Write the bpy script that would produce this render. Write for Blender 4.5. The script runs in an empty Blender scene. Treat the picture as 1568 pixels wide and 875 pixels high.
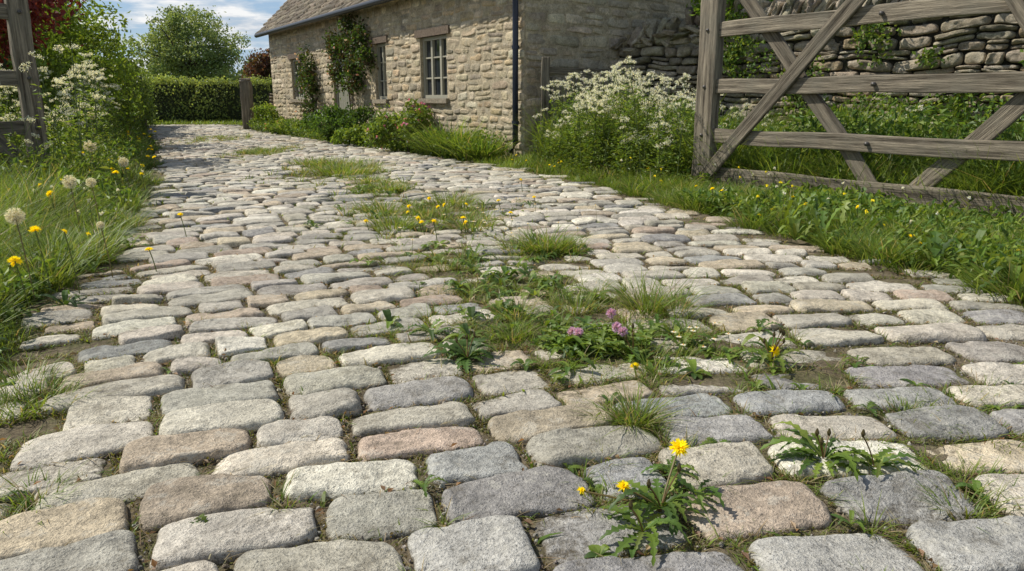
import bpy, math, numpy as np
from mathutils import Vector, Matrix
rng=np.random.default_rng(11)
scene=bpy.context.scene
R=math.radians
# ---------------------------------------------------------------- helpers
def _h(ix,iy,iz,seed):
    n=(ix.astype(np.int64)*374761393+iy.astype(np.int64)*668265263+iz.astype(np.int64)*2147483647+seed*1274126177)&0xffffffff
    n=((n^(n>>13))*1274126177)&0xffffffff
    n=(n^(n>>16))&0xffffffff
    return n/4294967295.0
def vn(x,y,z=None,seed=0):
    x=np.asarray(x,float);y=np.asarray(y,float)
    z=np.zeros_like(x) if z is None else np.broadcast_to(np.asarray(z,float),x.shape)
    ix=np.floor(x);iy=np.floor(y);iz=np.floor(z)
    fx=x-ix;fy=y-iy;fz=z-iz
    fx=fx*fx*(3-2*fx);fy=fy*fy*(3-2*fy);fz=fz*fz*(3-2*fz)
    r=0
    for a in(0,1):
        for b in(0,1):
            for c in(0,1):
                w=(fx if a else 1-fx)*(fy if b else 1-fy)*(fz if c else 1-fz)
                r=r+w*_h(ix+a,iy+b,iz+c,seed)
    return r*2-1
def fbm(x,y,z=None,o=3,seed=0):
    r=0;a=1
    for i in range(o):
        k=2.03**i
        r=r+a*vn(x*k,y*k,None if z is None else z*k,seed+i); a*=.5
    return r
class MB:
    def __init__(s): s.v=[];s.c=[];s.q=[];s.t=[];s.n=0
    def add(s,V,F,C):
        V=np.asarray(V,float).reshape(-1,3);F=np.asarray(F,np.int64)
        C=np.broadcast_to(np.asarray(C,float),V.shape) if np.ndim(C)<2 else np.asarray(C,float).reshape(-1,3)
        s.v.append(V);s.c.append(C)
        (s.q if F.shape[1]==4 else s.t).append(F+s.n); s.n+=len(V)
    def build(s,name,mat,smooth=False,parent=None):
        V=np.concatenate(s.v);C=np.concatenate(s.c)
        q=np.concatenate(s.q) if s.q else np.zeros((0,4),np.int64)
        t=np.concatenate(s.t) if s.t else np.zeros((0,3),np.int64)
        me=bpy.data.meshes.new(name)
        me.vertices.add(len(V));me.vertices.foreach_set('co',V.astype(np.float32).ravel())
        L=np.concatenate([q.ravel(),t.ravel()]);me.loops.add(len(L));me.loops.foreach_set('vertex_index',L.astype(np.int32))
        tot=np.concatenate([np.full(len(q),4),np.full(len(t),3)]).astype(np.int32)
        st=np.concatenate([[0],np.cumsum(tot)[:-1]]).astype(np.int32)
        me.polygons.add(len(tot));me.polygons.foreach_set('loop_start',st);me.polygons.foreach_set('loop_total',tot)
        me.polygons.foreach_set('use_smooth',np.full(len(tot),smooth,bool))
        me.update(calc_edges=True)
        at=me.attributes.new('Col','FLOAT_COLOR','POINT')
        at.data.foreach_set('color',np.concatenate([np.clip(C,0,1),np.ones((len(C),1))],1).astype(np.float32).ravel())
        me.materials.append(mat)
        ob=bpy.data.objects.new(name,me);scene.collection.objects.link(ob)
        if parent: ob.parent=parent
        return ob
def empty(name):
    e=bpy.data.objects.new(name,None);scene.collection.objects.link(e);return e
def pick(pal,n,j=.15,hj=.06):
    pal=np.array(pal);c=pal[rng.integers(0,len(pal),n)]
    return c*(1+rng.uniform(-j,j,(n,1)))*(1+rng.uniform(-hj,hj,(n,3)))
def unit(a): return a/np.maximum(np.linalg.norm(a,axis=-1,keepdims=True),1e-9)

# ---------------------------------------------------------------- materials
def newmat(name):
    m=bpy.data.materials.new(name);m.use_nodes=True;nt=m.node_tree;nt.nodes.clear();return m,nt
class NT:
    def __init__(s,nt): s.nt=nt
    def n(s,t,**k):
        nd=s.nt.nodes.new(t)
        for a,b in k.items(): setattr(nd,a,b)
        return nd
    def l(s,a,b): s.nt.links.new(a,b)
    def noise(s,vec,scale,detail=4,rough=.55):
        nd=s.n('ShaderNodeTexNoise');nd.inputs['Scale'].default_value=scale;nd.inputs['Detail'].default_value=detail;nd.inputs['Roughness'].default_value=rough
        if vec is not None: s.l(vec,nd.inputs['Vector'])
        return nd.outputs['Fac']
    def mr(s,v,a,b,c,d):
        nd=s.n('ShaderNodeMapRange');s.l(v,nd.inputs[0])
        for i,x in enumerate((a,b,c,d)): nd.inputs[i+1].default_value=x
        return nd.outputs[0]
    def mix(s,f,a,b,mode='MIX'):
        nd=s.n('ShaderNodeMix',data_type='RGBA',blend_type=mode)
        for sock,x in((nd.inputs[0],f),(nd.inputs[6],a),(nd.inputs[7],b)):
            if isinstance(x,(int,float)): sock.default_value=x
            elif isinstance(x,tuple): sock.default_value=(*x,1)
            else: s.l(x,sock)
        return nd.outputs[2]
    def math(s,op,a,b=0):
        nd=s.n('ShaderNodeMath',operation=op)
        for i,x in enumerate((a,b)):
            if isinstance(x,(int,float)): nd.inputs[i].default_value=x
            else: s.l(x,nd.inputs[i])
        return nd.outputs[0]
    def sh(s,v): 
        nd=s.n('ShaderNodeCombineXYZ')
        for i in range(3): s.l(v,nd.inputs[i])
        return nd.outputs[0]
def stone_mat(name,scale=1.,lichen=.35,soilz=None,bump=.6,moss=0,grime=.4):
    m,nt=newmat(name);k=NT(nt)
    out=k.n('ShaderNodeOutputMaterial');p=k.n('ShaderNodeBsdfPrincipled');k.l(p.outputs[0],out.inputs[0])
    at=k.n('ShaderNodeAttribute',attribute_name='Col');g=k.n('ShaderNodeNewGeometry');P=g.outputs['Position']
    n1=k.noise(P,7*scale,6,.68);n2=k.noise(P,40*scale,5,.75);n3=k.noise(P,150*scale,2,.65)
    c=k.mix(1.,at.outputs['Color'],k.sh(k.mr(n1,.3,.7,.70,1.34)),'MULTIPLY')
    c=k.mix(1.,c,k.sh(k.mr(n2,.3,.7,.66,1.38)),'MULTIPLY')
    c=k.mix(1.,c,k.sh(k.mr(n3,.3,.7,.82,1.20)),'MULTIPLY')
    c=k.mix(k.mr(n3,.30,.38,.65,0.),c,(.06,.05,.038))
    nl=k.noise(P,12*scale,6,.78)
    c=k.mix(k.math('MULTIPLY',k.mr(nl,.54,.60,0,1),lichen),c,(.60,.57,.48))
    c=k.mix(k.math('MULTIPLY',k.mr(nl,.37,.46,1,0),grime),c,(.14,.118,.08))
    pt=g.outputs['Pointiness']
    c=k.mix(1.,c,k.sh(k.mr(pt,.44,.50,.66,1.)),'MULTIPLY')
    if moss:
        c=k.mix(k.math('MULTIPLY',k.mr(n1,.56,.66,0,1),moss),c,(.09,.105,.035))
    if soilz:
        sx=k.n('ShaderNodeSeparateXYZ');k.l(P,sx.inputs[0])
        z=k.math('ADD',sx.outputs[2],k.mr(n2,.3,.7,-.009,.009))
        c=k.mix(k.mr(z,soilz[0],soilz[1],1,0),c,(.095,.076,.046))
    k.l(c,p.inputs['Base Color']);k.l(k.mr(n2,.3,.7,.65,.92),p.inputs['Roughness'])
    p.inputs['Specular IOR Level'].default_value=.25
    h=k.math('ADD',n2,k.math('MULTIPLY',n3,.35));h=k.math('ADD',h,k.math('MULTIPLY',n1,.6))
    b=k.n('ShaderNodeBump');b.inputs['Strength'].default_value=bump;b.inputs['Distance'].default_value=.023/scale
    k.l(h,b.inputs['Height']);k.l(b.outputs[0],p.inputs['Normal'])
    return m
def leaf_mat(name,tr=.35,rough=.5):
    m,nt=newmat(name);k=NT(nt)
    out=k.n('ShaderNodeOutputMaterial');p=k.n('ShaderNodeBsdfPrincipled');t=k.n('ShaderNodeBsdfTranslucent');mx=k.n('ShaderNodeMixShader')
    at=k.n('ShaderNodeAttribute',attribute_name='Col');c=at.outputs['Color']
    k.l(c,p.inputs['Base Color']);p.inputs['Roughness'].default_value=rough;p.inputs['Specular IOR Level'].default_value=.4
    c2=k.mix(1.,c,(1.9,1.7,.8),'MULTIPLY');k.l(c2,t.inputs[0])
    mx.inputs[0].default_value=tr;k.l(p.outputs[0],mx.inputs[1]);k.l(t.outputs[0],mx.inputs[2]);k.l(mx.outputs[0],out.inputs[0])
    return m
def plain_mat(name,rough=.7,spec=.4,nscale=20,amt=.2,bump=.2,metal=0):
    m,nt=newmat(name);k=NT(nt)
    out=k.n('ShaderNodeOutputMaterial');p=k.n('ShaderNodeBsdfPrincipled');k.l(p.outputs[0],out.inputs[0])
    at=k.n('ShaderNodeAttribute',attribute_name='Col');g=k.n('ShaderNodeNewGeometry')
    n=k.noise(g.outputs['Position'],nscale,5)
    c=k.mix(1.,at.outputs['Color'],k.sh(k.mr(n,.3,.7,1-amt,1+amt)),'MULTIPLY')
    k.l(c,p.inputs['Base Color']);p.inputs['Roughness'].default_value=rough;p.inputs['Specular IOR Level'].default_value=spec;p.inputs['Metallic'].default_value=metal
    b=k.n('ShaderNodeBump');b.inputs['Strength'].default_value=bump;b.inputs['Distance'].default_value=.01
    k.l(n,b.inputs['Height']);k.l(b.outputs[0],p.inputs['Normal'])
    return m
def wood_mat():
    m,nt=newmat('weathered_oak');k=NT(nt)
    out=k.n('ShaderNodeOutputMaterial');p=k.n('ShaderNodeBsdfPrincipled');k.l(p.outputs[0],out.inputs[0])
    tc=k.n('ShaderNodeTexCoord');mp=k.n('ShaderNodeMapping');k.l(tc.outputs['Object'],mp.inputs[0]);mp.inputs['Scale'].default_value=(1.0,20,20)
    oi=k.n('ShaderNodeObjectInfo')
    ad=k.n('ShaderNodeVectorMath',operation='ADD');k.l(mp.outputs[0],ad.inputs[0]);k.l(k.sh(k.math('MULTIPLY',oi.outputs['Random'],50)),ad.inputs[1])
    n1=k.noise(ad.outputs[0],1.2,8,.7);n2=k.noise(ad.outputs[0],5,5,.7);n3=k.noise(tc.outputs['Object'],3,5,.6)
    c=k.mix(k.mr(n1,.36,.62,0,1),(.06,.048,.034),(.34,.29,.215))
    c=k.mix(1.,c,k.sh(k.mr(n2,.3,.7,.5,1.3)),'MULTIPLY')
    c=k.mix(k.mr(n3,.45,.65,0,.5),c,(.19,.175,.135))
    c=k.mix(1.,c,k.sh(k.mr(oi.outputs['Random'],0,1,.78,1.12)),'MULTIPLY')
    k.l(c,p.inputs['Base Color']);p.inputs['Roughness'].default_value=.85;p.inputs['Specular IOR Level'].default_value=.25
    b=k.n('ShaderNodeBump');b.inputs['Strength'].default_value=1.;b.inputs['Distance'].default_value=.018
    k.l(k.math('ADD',n1,k.math('MULTIPLY',n2,.6)),b.inputs['Height']);k.l(b.outputs[0],p.inputs['Normal'])
    return m
def soil_mat(name,a,b_,c_,scale=1):
    m,nt=newmat(name);k=NT(nt)
    out=k.n('ShaderNodeOutputMaterial');p=k.n('ShaderNodeBsdfPrincipled');k.l(p.outputs[0],out.inputs[0])
    g=k.n('ShaderNodeNewGeometry');P=g.outputs['Position']
    n1=k.noise(P,2.2*scale,6,.65);n2=k.noise(P,60*scale,5,.7);n3=k.noise(P,9*scale,5,.7)
    c=k.mix(k.mr(n3,.35,.65,0,1),a,b_);c=k.mix(k.mr(n1,.5,.6,0,.8),c,c_)
    c=k.mix(1.,c,k.sh(k.mr(n2,.3,.7,.5,1.6)),'MULTIPLY')
    k.l(c,p.inputs['Base Color']);p.inputs['Roughness'].default_value=.95;p.inputs['Specular IOR Level'].default_value=.2
    b=k.n('ShaderNodeBump');b.inputs['Strength'].default_value=1;b.inputs['Distance'].default_value=.015
    k.l(k.math('ADD',n2,n3),b.inputs['Height']);k.l(b.outputs[0],p.inputs['Normal'])
    return m
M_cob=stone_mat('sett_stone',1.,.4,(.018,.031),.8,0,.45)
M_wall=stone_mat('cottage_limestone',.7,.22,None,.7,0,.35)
M_dry=stone_mat('drystone_limestone',.9,.28,None,1.,.45,.5)
M_roof=stone_mat('stone_slate',.8,.12,None,.6,.3)
M_leaf=leaf_mat('leaf');M_grass=leaf_mat('grass_blade',.4,.45);M_petal=leaf_mat('petal',.3,.7)
M_bark=plain_mat('bark',.9,.2,30,.4,.6);M_paint=plain_mat('painted_timber',.55,.4,30,.08,.1);M_pipe=plain_mat('cast_iron_paint',.4,.5,30,.1,.1)
M_glass=plain_mat('window_glass',.06,.8,1,.1,.02);M_wood=wood_mat()
M_soil=soil_mat('joint_soil',(.10,.078,.047),(.20,.165,.11),(.09,.095,.034))
M_ground=soil_mat('meadow_ground',(.06,.075,.02),(.09,.11,.03),(.11,.13,.035),.5)
M_lane=soil_mat('lane_gravel',(.40,.33,.26),(.46,.39,.32),(.34,.30,.23),.6)

# ---------------------------------------------------------------- road layout
Yk=[.0,1.5,2.43,3.2,3.78,4.6,5.8,7.8,9.5,11.9,16,20,25,29]
Lk=[-1.4,-1.6,-1.85,-2.1,-2.28,-2.5,-2.9,-3.77,-4.5,-5.6,-7.5,-9.5,-12.,-14.]
Rk=[3.1,2.9,2.7,2.5,2.35,2.05,1.68,1.15,.4,-.88,-3.4,-6.2,-8.9,-11.]
yy=np.linspace(-1,29,600);ker=np.hanning(61);ker/=ker.sum()
def smo(a): return np.convolve(np.pad(a,30,mode='reflect',reflect_type='odd'),ker,'valid')
Ls=smo(np.interp(yy,Yk,Lk));Rs=smo(np.interp(yy,Yk,Rk))
def LE(y): return np.interp(y,yy,Ls)
def RE(y): return np.interp(y,yy,Rs)
cx=(Ls+Rs)/2;dx=np.gradient(cx,yy);ln=np.sqrt(1+dx*dx)
arc=np.concatenate([[0],np.cumsum((ln[1:]+ln[:-1])/2*np.diff(yy))])
halfw=(Rs-Ls)/2/ln
def road_pt(s,q):
    y=np.interp(s,arc,yy);x=np.interp(s,arc,cx);d=np.interp(s,arc,dx);l=np.sqrt(1+d*d)
    return x+q/l, y+q*(-(d))/l*1.0, np.arctan2(-d,1)
def warp(s,q): return s-np.interp(s,[2,8,14],[.075,.05,.035])*q*q+.09*vn(s*.35,q*.7,seed=5)+.022*vn(s*1.0,q*1.5,seed=6)
PAT=[(-2.4,10.2,.65,1.4),(-.75,6.2,.7,1.0),(-.35,4.35,.42,.45),(.25,4.7,.3,.3),(.4,3.4,.5,.35),(.15,3.0,.7,.25),(.5,2.7,.55,.25),(-4.6,14.,.5,1.6),(-7.2,18.6,.6,1.8),(-1.5,8.1,.35,.8),(.0,3.8,.35,.35),(1.0,2.5,.3,.2),(.35,2.1,.15,.12),(1.0,1.85,.25,.15)]
def veg(x,y):
    r=np.zeros_like(x)
    for a,b,c,d in PAT: r=np.maximum(r,np.exp(-(((x-a)/c)**2+((y-b)/d)**2)*.9))
    return r
def front_of_gate(x,y): return (x-2.13)*.843+(y-8.3)*.537
# ---------------------------------------------------------------- stone patch generator
def stones(mb,cu,cv,ang,hx,hy,top,tu,tv,col,nx,ny,O,U,V,N,D=.07,pw=10,crown=.012,rough=.007,cr=.16,seed=0,irr=.09,wob=0,skw=.10,facet=0):
    K=len(cu)
    if K==0: return
    t=np.linspace(-1,1,nx);A=np.sign(t)*(1-(1-np.abs(t))**1.7);t=np.linspace(-1,1,ny);B=np.sign(t)*(1-(1-np.abs(t))**1.7)
    b,a=np.meshgrid(B,A);a=a.ravel()[None];b=b.ravel()[None]
    e=lambda x:np.asarray(x)[:,None]
    cr1=e(rng.uniform(cr*.3,cr*1.6,K));cr2=e(rng.uniform(cr*.3,cr*1.6,K));sid=e(rng.uniform(0,900,K))
    px=a*e(hx)*(1-cr1*np.abs(b)**6);py=b*e(hy)*(1-cr2*1.3*np.abs(a)**7)
    sc=7*.2/e(hx)
    skew=e(rng.uniform(-skw,skw,K));
    px2=px+e(hx)*irr*(vn(px*sc,py*sc,sid,seed)+.45*vn(px*sc*4,py*sc*4,sid,seed+1))+skew*py
    py2=py+e(hy)*irr*(1.5*vn(px*sc,py*sc,sid+77.3,seed)+.65*vn(px*sc*4,py*sc*4,sid+3,seed+1))+e(rng.uniform(-.5,.5,K)*skw)*px+e(hy*rng.uniform(-.14,.14,K))*a*b
    r=np.minimum((np.abs(a)**9+np.abs(b)**9)**(1/9),1.0)
    pwk=e(rng.uniform(pw*.5,pw*1.5,K))
    h=e(top)+crown*(1-(a*a+b*b))-D*r**pwk+e(tu)*a+e(tv)*b
    h=h+rough*fbm(px*14,py*14,sid,3,seed+3)+rough*1.0*vn(px*5,py*5,sid+5,seed+4)
    h=h-rough*3.5*np.maximum(0,vn(px*22,py*22,sid+9,seed+8)-.05)*r**5
    cl=vn(px*9,py*9,sid+40,seed+12);h=h+rough*.8*np.tanh(cl*12)
    if facet:
        for q in range(5):
            an=e(rng.uniform(0,6.283,K));of=e(rng.uniform(.25,.85,K));sl=e(rng.uniform(.2,1.,K))
            h=h-facet*sl*np.maximum(0,np.cos(an)*a+np.sin(an)*b-of)
    ca=np.cos(e(ang));sa=np.sin(e(ang))
    u=e(cu)+px2*ca-py2*sa;v=e(cv)+px2*sa+py2*ca
    if wob: v=v+wob*vn(u*.9,v*1.1,seed=seed+20)+wob*.45*vn(u*3.1,v*2.6,seed=seed+21)
    P=np.array(O)+u[...,None]*np.array(U)+v[...,None]*np.array(V)+h[...,None]*np.array(N)
    i,j=np.meshgrid(np.arange(nx-1),np.arange(ny-1),indexing='ij');i=i.ravel();j=j.ravel()
    F=np.stack([i*ny+j,(i+1)*ny+j,(i+1)*ny+j+1,i*ny+j+1],1)
    F=(F[None]+(np.arange(K)*nx*ny)[:,None,None]).reshape(-1,4)
    C=np.repeat(np.asarray(col)[:,None,:],nx*ny,1)
    mb.add(P,F,C)
PALS=[(.56,.51,.405)]*6+[(.49,.45,.365)]*6+[(.42,.39,.325)]*5+[(.31,.30,.275)]*2+[(.50,.42,.30)]*4+[(.44,.355,.27)]*2+[(.63,.58,.475)]*4+[(.43,.395,.315)]*4
st=[];s=.2
while s<arc[-1]-.5:
    d=rng.uniform(.17,.225) if s<4 else rng.uniform(.15,.20)
    hw=np.interp(s,arc,halfw);q=-hw+rng.uniform(-.15,.05)
    wk=1.1 if s<4 else 1.
    while q<hw+rng.uniform(-.1,.15):
        w=wk*rng.choice([rng.uniform(.19,.27),rng.uniform(.26,.36),rng.uniform(.32,.42)])
        qc=q+w/2
        sw=warp(s+d/2,qc);x,y,an=road_pt(sw,qc)
        e=.02;s2=warp(s+d/2,qc+e);x2,y2,_=road_pt(s2,qc+e)
        an=math.atan2(y2-y,x2-x)
        st.append((x,y,an,w/2,d/2*1.0));q+=w
    s+=d
st=np.array(st)
x,y=st[:,0],st[:,1];K=len(st)
g=veg(x,y)
keep=~((g>.6)&(rng.random(K)<.18))
edge=np.minimum(x-LE(y),RE(y)-x)
keep&=~((edge<.25)&(rng.random(K)<.2))
keep&=(y>.6)
jo=st.copy();jkeep=y>.9
st=st[keep];x,y=st[:,0],st[:,1];K=len(st);g=veg(x,y);edge=edge[keep]
top=.046+rng.normal(0,.0055,K)-.013*g-.012*(edge<.15)
col=pick(PALS,K,.16,.02)
gb=np.exp(-(((x-.55)/.55)**2+((y-1.9)/1.0)**2))
mk=rng.random(K)<gb*.5;col[mk]=pick([(.33,.327,.31),(.40,.385,.35),(.35,.34,.315)],mk.sum(),.1,.02)
jw=rng.uniform(.002,.008,K)
hx=st[:,3]-jw;hy=st[:,4]-jw*rng.uniform(.3,1.0,K)
dist=np.hypot(x,y)
road=MB()
ex=dict(O=(0,0,0),U=(1,0,0),V=(0,1,0),N=(0,0,1))
for lo,hi,nx,ny in((0,3.4,42,30),(3.4,6.5,20,15),(6.5,12,12,9),(12,60,8,7)):
    m=(dist>=lo)&(dist<hi);n=m.sum()
    stones(road,x[m],y[m],st[m,2]+rng.normal(0,.015,n),hx[m],hy[m],top[m],rng.normal(0,.005,n),rng.normal(0,.005,n),col[m],nx,ny,D=.045,pw=30,crown=.001,rough=.0038,cr=.07,irr=.06,skw=.06,facet=.008,**ex)
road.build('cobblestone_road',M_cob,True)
bed=MB();ns,nq=900,90
S=np.linspace(0.2,arc[-1]-.2,ns)[:,None]*np.ones((1,nq));Q=np.linspace(-1.08,1.08,nq)[None]*np.interp(S,arc,halfw)
bx,by,_=road_pt(S,Q)
bz=.020+.007*fbm(bx*9,by*9,o=3,seed=31)+.012*veg(bx,by)
i,j=np.meshgrid(np.arange(ns-1),np.arange(nq-1),indexing='ij');i=i.ravel();j=j.ravel()
bed.add(np.stack([bx,by,bz],-1),np.stack([i*nq+j,i*nq+j+1,(i+1)*nq+j+1,(i+1)*nq+j],1),(.1,.08,.05))
bed.build('road_bed',M_soil,True)
gr=MB();gr.add([(-500,-300,-.03),(500,-300,-.03),(500,900,-.03),(-500,900,-.03)],[[0,1,2,3]],(.07,.08,.03));gr.build('ground',M_ground)
ln_=MB();ln_.add([(-60,25.2,.0),(-6,25.8,.0),(-6,28.6,.0),(-60,28.0,.0)],[[0,1,2,3]],(.3,.3,.3))
ln_.build('lane',M_lane)

# ---------------------------------------------------------------- plants primitives
GR=[(.15,.235,.034),(.19,.265,.04),(.125,.205,.034),(.215,.275,.055),(.17,.25,.038)]
GD=[(.08,.15,.028),(.10,.175,.032),(.065,.12,.025)]
DRY=[(.42,.34,.19),(.33,.26,.14),(.46,.39,.24)]
def blades(mb,B,h,w,az,bend,col,segs=3,lean=0.):
    N=len(B)
    if N==0:return
    B=np.asarray(B,float);D=np.stack([np.cos(az),np.sin(az),0*az],1);sa=az+math.pi/2+rng.uniform(-.9,.9,N);S=np.stack([np.cos(sa),np.sin(sa),0*az],1)
    V=np.zeros((N,segs+1,2,3));C=np.zeros((N,segs+1,2,3))
    for i,t in enumerate(np.linspace(0,1,segs+1)):
        c=B+D*(h*(bend*t*t+lean*t))[:,None];c[:,2]+=h*(t-.45*bend*t*t)
        hw=(w*.5*(1-.93*t**1.8))[:,None]
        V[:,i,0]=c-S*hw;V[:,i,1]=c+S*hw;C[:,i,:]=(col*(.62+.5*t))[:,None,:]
    f=np.array([[2*i,2*i+1,2*i+3,2*i+2] for i in range(segs)])
    mb.add(V,(f[None]+(np.arange(N)*2*(segs+1))[:,None,None]).reshape(-1,4),C.reshape(-1,3))
def leaves(mb,C,D,Nn,L,W,col,fold=.25):
    N=len(C)
    if N==0:return
    D=unit(D);S=unit(np.cross(D,Nn));Nn=np.cross(S,D)
    L=np.broadcast_to(L,(N,))[:,None];W=np.broadcast_to(W,(N,))[:,None]
    up=Nn*W*fold
    V=np.stack([C,C+D*L*.45+S*W*.5+up,C+D*L-Nn*L*.12,C+D*L*.45-S*W*.5+up],1)
    F=np.array([[0,1,2],[0,2,3]]);F=(F[None]+(np.arange(N)*4)[:,None,None]).reshape(-1,3)
    mb.add(V,F,np.repeat(col[:,None,:],4,1).reshape(-1,3))
def rdir(n,zb=0.):
    v=rng.normal(size=(n,3));v[:,2]+=zb;return unit(v)
def clump(mb,x,y,n,r,h,w=.005,pal=GR,lean=.5,z=0.,dry=.12,bend=.7):
    a=rng.uniform(0,2*math.pi,n);rr=r*np.sqrt(rng.random(n))
    B=np.stack([x+rr*np.cos(a),y+rr*np.sin(a),np.full(n,z)-.005],1)
    az=a+rng.normal(0,.5,n);col=pick(pal,n);dm=rng.random(n)<dry;col[dm]=pick(DRY,dm.sum())
    hh=h*rng.uniform(.45,1.1,n)
    blades(mb,B,hh,w*rng.uniform(.7,1.3,n),az,bend*rng.uniform(.3,1.4,n),col,4,lean*rng.uniform(0,1,n)*(.3+rr/max(r,1e-6)))
def tube(mb,pts,r,col,sides=5):
    pts=np.asarray(pts,float);k=len(pts);r=np.broadcast_to(r,(k,))
    T=np.gradient(pts,axis=0);T=unit(T);ref=np.array([.31,.2,.93]) if abs(T[0,2])<.8 else np.array([1.,.1,0])
    A=unit(np.cross(T,ref));Bn=np.cross(T,A)
    th=np.arange(sides)*2*math.pi/sides
    V=pts[:,None]+r[:,None,None]*(np.cos(th)[None,:,None]*A[:,None]+np.sin(th)[None,:,None]*Bn[:,None])
    F=[[i*sides+j,i*sides+(j+1)%sides,(i+1)*sides+(j+1)%sides,(i+1)*sides+j] for i in range(k-1) for j in range(sides)]
    mb.add(V,F,col)
def ribbon(mb,pts,side,wd,col,rise=.2):
    pts=np.asarray(pts,float);k=len(pts);side=np.broadcast_to(side,(k,3));wd=np.asarray(wd)[:,None]
    up=np.array([0,0,1.])*wd*rise
    V=np.stack([pts-side*wd+up,pts,pts+side*wd+up],1)
    F=[]
    for i in range(k-1):
        F+=[[3*i,3*i+1,3*i+4,3*i+3],[3*i+1,3*i+2,3*i+5,3*i+4]]
    mb.add(V,F,np.broadcast_to(col,(k*3,3)))
def rosette(mb,x,y,n=14,L=.15,z=.03,pal=GR,w=.018,teeth=True,rise=.25):
    for i in range(n):
        a=i*2.4+rng.uniform(-.3,.3);l=L*rng.uniform(.45,1.1);k=15 if teeth else 7
        t=np.linspace(0,1,k);d=np.array([math.cos(a),math.sin(a),0]);sd=np.array([-d[1],d[0],0])
        ri=rise*rng.uniform(.3,1.8)
        curl=rng.uniform(-.3,.3)
        pts=np.array([x,y,z])+np.outer(t*l,d)+np.outer(t*t*l*curl,sd)+np.outer(l*(ri*np.sin(t*2.4)-.12*t*t),[0,0,1])
        wd=w*l/L*(np.sin(np.clip(t,0,1)**.8*math.pi*.93)+.12)
        if teeth: wd=wd*np.where(np.arange(k)%2==0,.36,1.2)*rng.uniform(.7,1.25,k);wd[-1]=.001
        c=np.array(pal[rng.integers(0,len(pal))])*rng.uniform(.6,1.2)
        ribbon(mb,pts,sd,wd,c)
def dflower(mb,p,r=.024,col=(.95,.86,.02),tilt=None):
    n=80;tilt=rdir(1,2.5)[0] if tilt is None else tilt
    A=unit(np.cross(tilt,[.3,1,.2]));Bn=np.cross(tilt,A)
    a=rng.uniform(0,2*math.pi,n);el=rng.uniform(.0,1.25,n)
    D=(np.cos(a)[:,None]*A+np.sin(a)[:,None]*Bn)*np.cos(el)[:,None]+tilt*np.sin(el)[:,None]
    leaves(mb,np.repeat(np.array(p)[None],n,0)+D*r*.08,D,np.broadcast_to(tilt,D.shape)+.01*rdir(n),r*(1-.35*np.sin(el)),r*.28,np.array(col)*rng.uniform(.85,1.05,(n,1)))
def seedhead(mb,p,r=.03):
    n=260;D=rdir(n);P=np.array(p)+D*r*.15
    leaves(mb,P,D,rdir(n),r*.9,r*.03,np.tile([[.6,.58,.52]],(n,1)))
    P=np.array(p)+D*r*.85
    for k in range(2): 
        leaves(mb,P,unit(D*.35+rdir(n)),D,r*.3,r*.05,np.tile([[.85,.85,.84]],(n,1)))
def stem(mb,x,y,z0,h,top_off,r=.0025,col=(.16,.17,.05)):
    t=np.linspace(0,1,6);p=np.stack([x+top_off[0]*t**1.6,y+top_off[1]*t**1.6,z0+h*t],1);tube(mb,p,r,col,4);return p[-1]
def bush(name,c,rad,n,size,pal,lumps=30,trunk=None,mat=None,parent=None,lump_r=.33,flowers=None,limbs=True):
    root=empty(name) if parent is None else parent
    c=np.array(c,float);rad=np.array(rad,float)
    d=rdir(lumps,.15);lc=c+d*rad*rng.uniform(.35,.86,(lumps,1))
    lr=lump_r*rad.min()*rng.uniform(.6,1.35,lumps);lb=rng.uniform(.72,1.25,lumps)
    idx=rng.integers(0,lumps,n);dd=rdir(n,.25)
    P=lc[idx]+dd*(lr[idx]*rng.uniform(.35,1.15,n)**.6)[:,None]*np.array([1.15,1.15,.9])
    P+=rng.normal(0,1,(n,3))*(rng.random((n,1))<.15)*lr[idx][:,None]*.4
    P[:,2]=np.maximum(P[:,2],.02)
    mb=MB();col=pick(pal,n,.22)*lb[idx][:,None]
    leaves(mb,P,rdir(n,-.2),unit(dd+.8*rdir(n)),size*rng.uniform(.6,1.35,n),size*.6*rng.uniform(.7,1.2,n),col)
    mb.build('foliage',mat or M_leaf,False,root)
    if flowers:
        fn,fs,fp=flowers;fi=rng.integers(0,lumps,fn);fd=rdir(fn,.5);fb=MB()
        FP=lc[fi]+fd*(lr[fi]*1.12)[:,None]
        for q in range(5): leaves(fb,FP,rdir(fn,.3),fd,fs,fs*.7,pick(fp,fn,.15))
        fb.build('flowers',M_petal,False,root)
    tb=MB();base=np.array([c[0],c[1],-.05]) if trunk is None else np.array([trunk[0],trunk[1],-.05])
    tr=.035*rad.min()+.01 if trunk is None else trunk[2]
    mid=base*.5+c*.5;mid[2]=max(.2,c[2]-rad[2]*.55)
    tube(tb,[base,base*.6+mid*.4+[.03,.02,0],mid,mid*.4+c*.6,c+[0,0,rad[2]*.4]],[tr*1.3,tr,tr*.85,tr*.6,tr*.15],(.12,.095,.07),7)
    if limbs:
        for i in range(min(lumps,22)):
            t=rng.uniform(0,.9);s0=mid*(1-t)+(c+[0,0,rad[2]*.2])*t;m=(s0+lc[i])/2+[0,0,.05*rad[2]]
            tube(tb,[s0,m,lc[i]],[tr*.42,tr*.25,tr*.08],(.12,.095,.07),5)
    tb.build('branches',M_bark,True,root)
    return root

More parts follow.
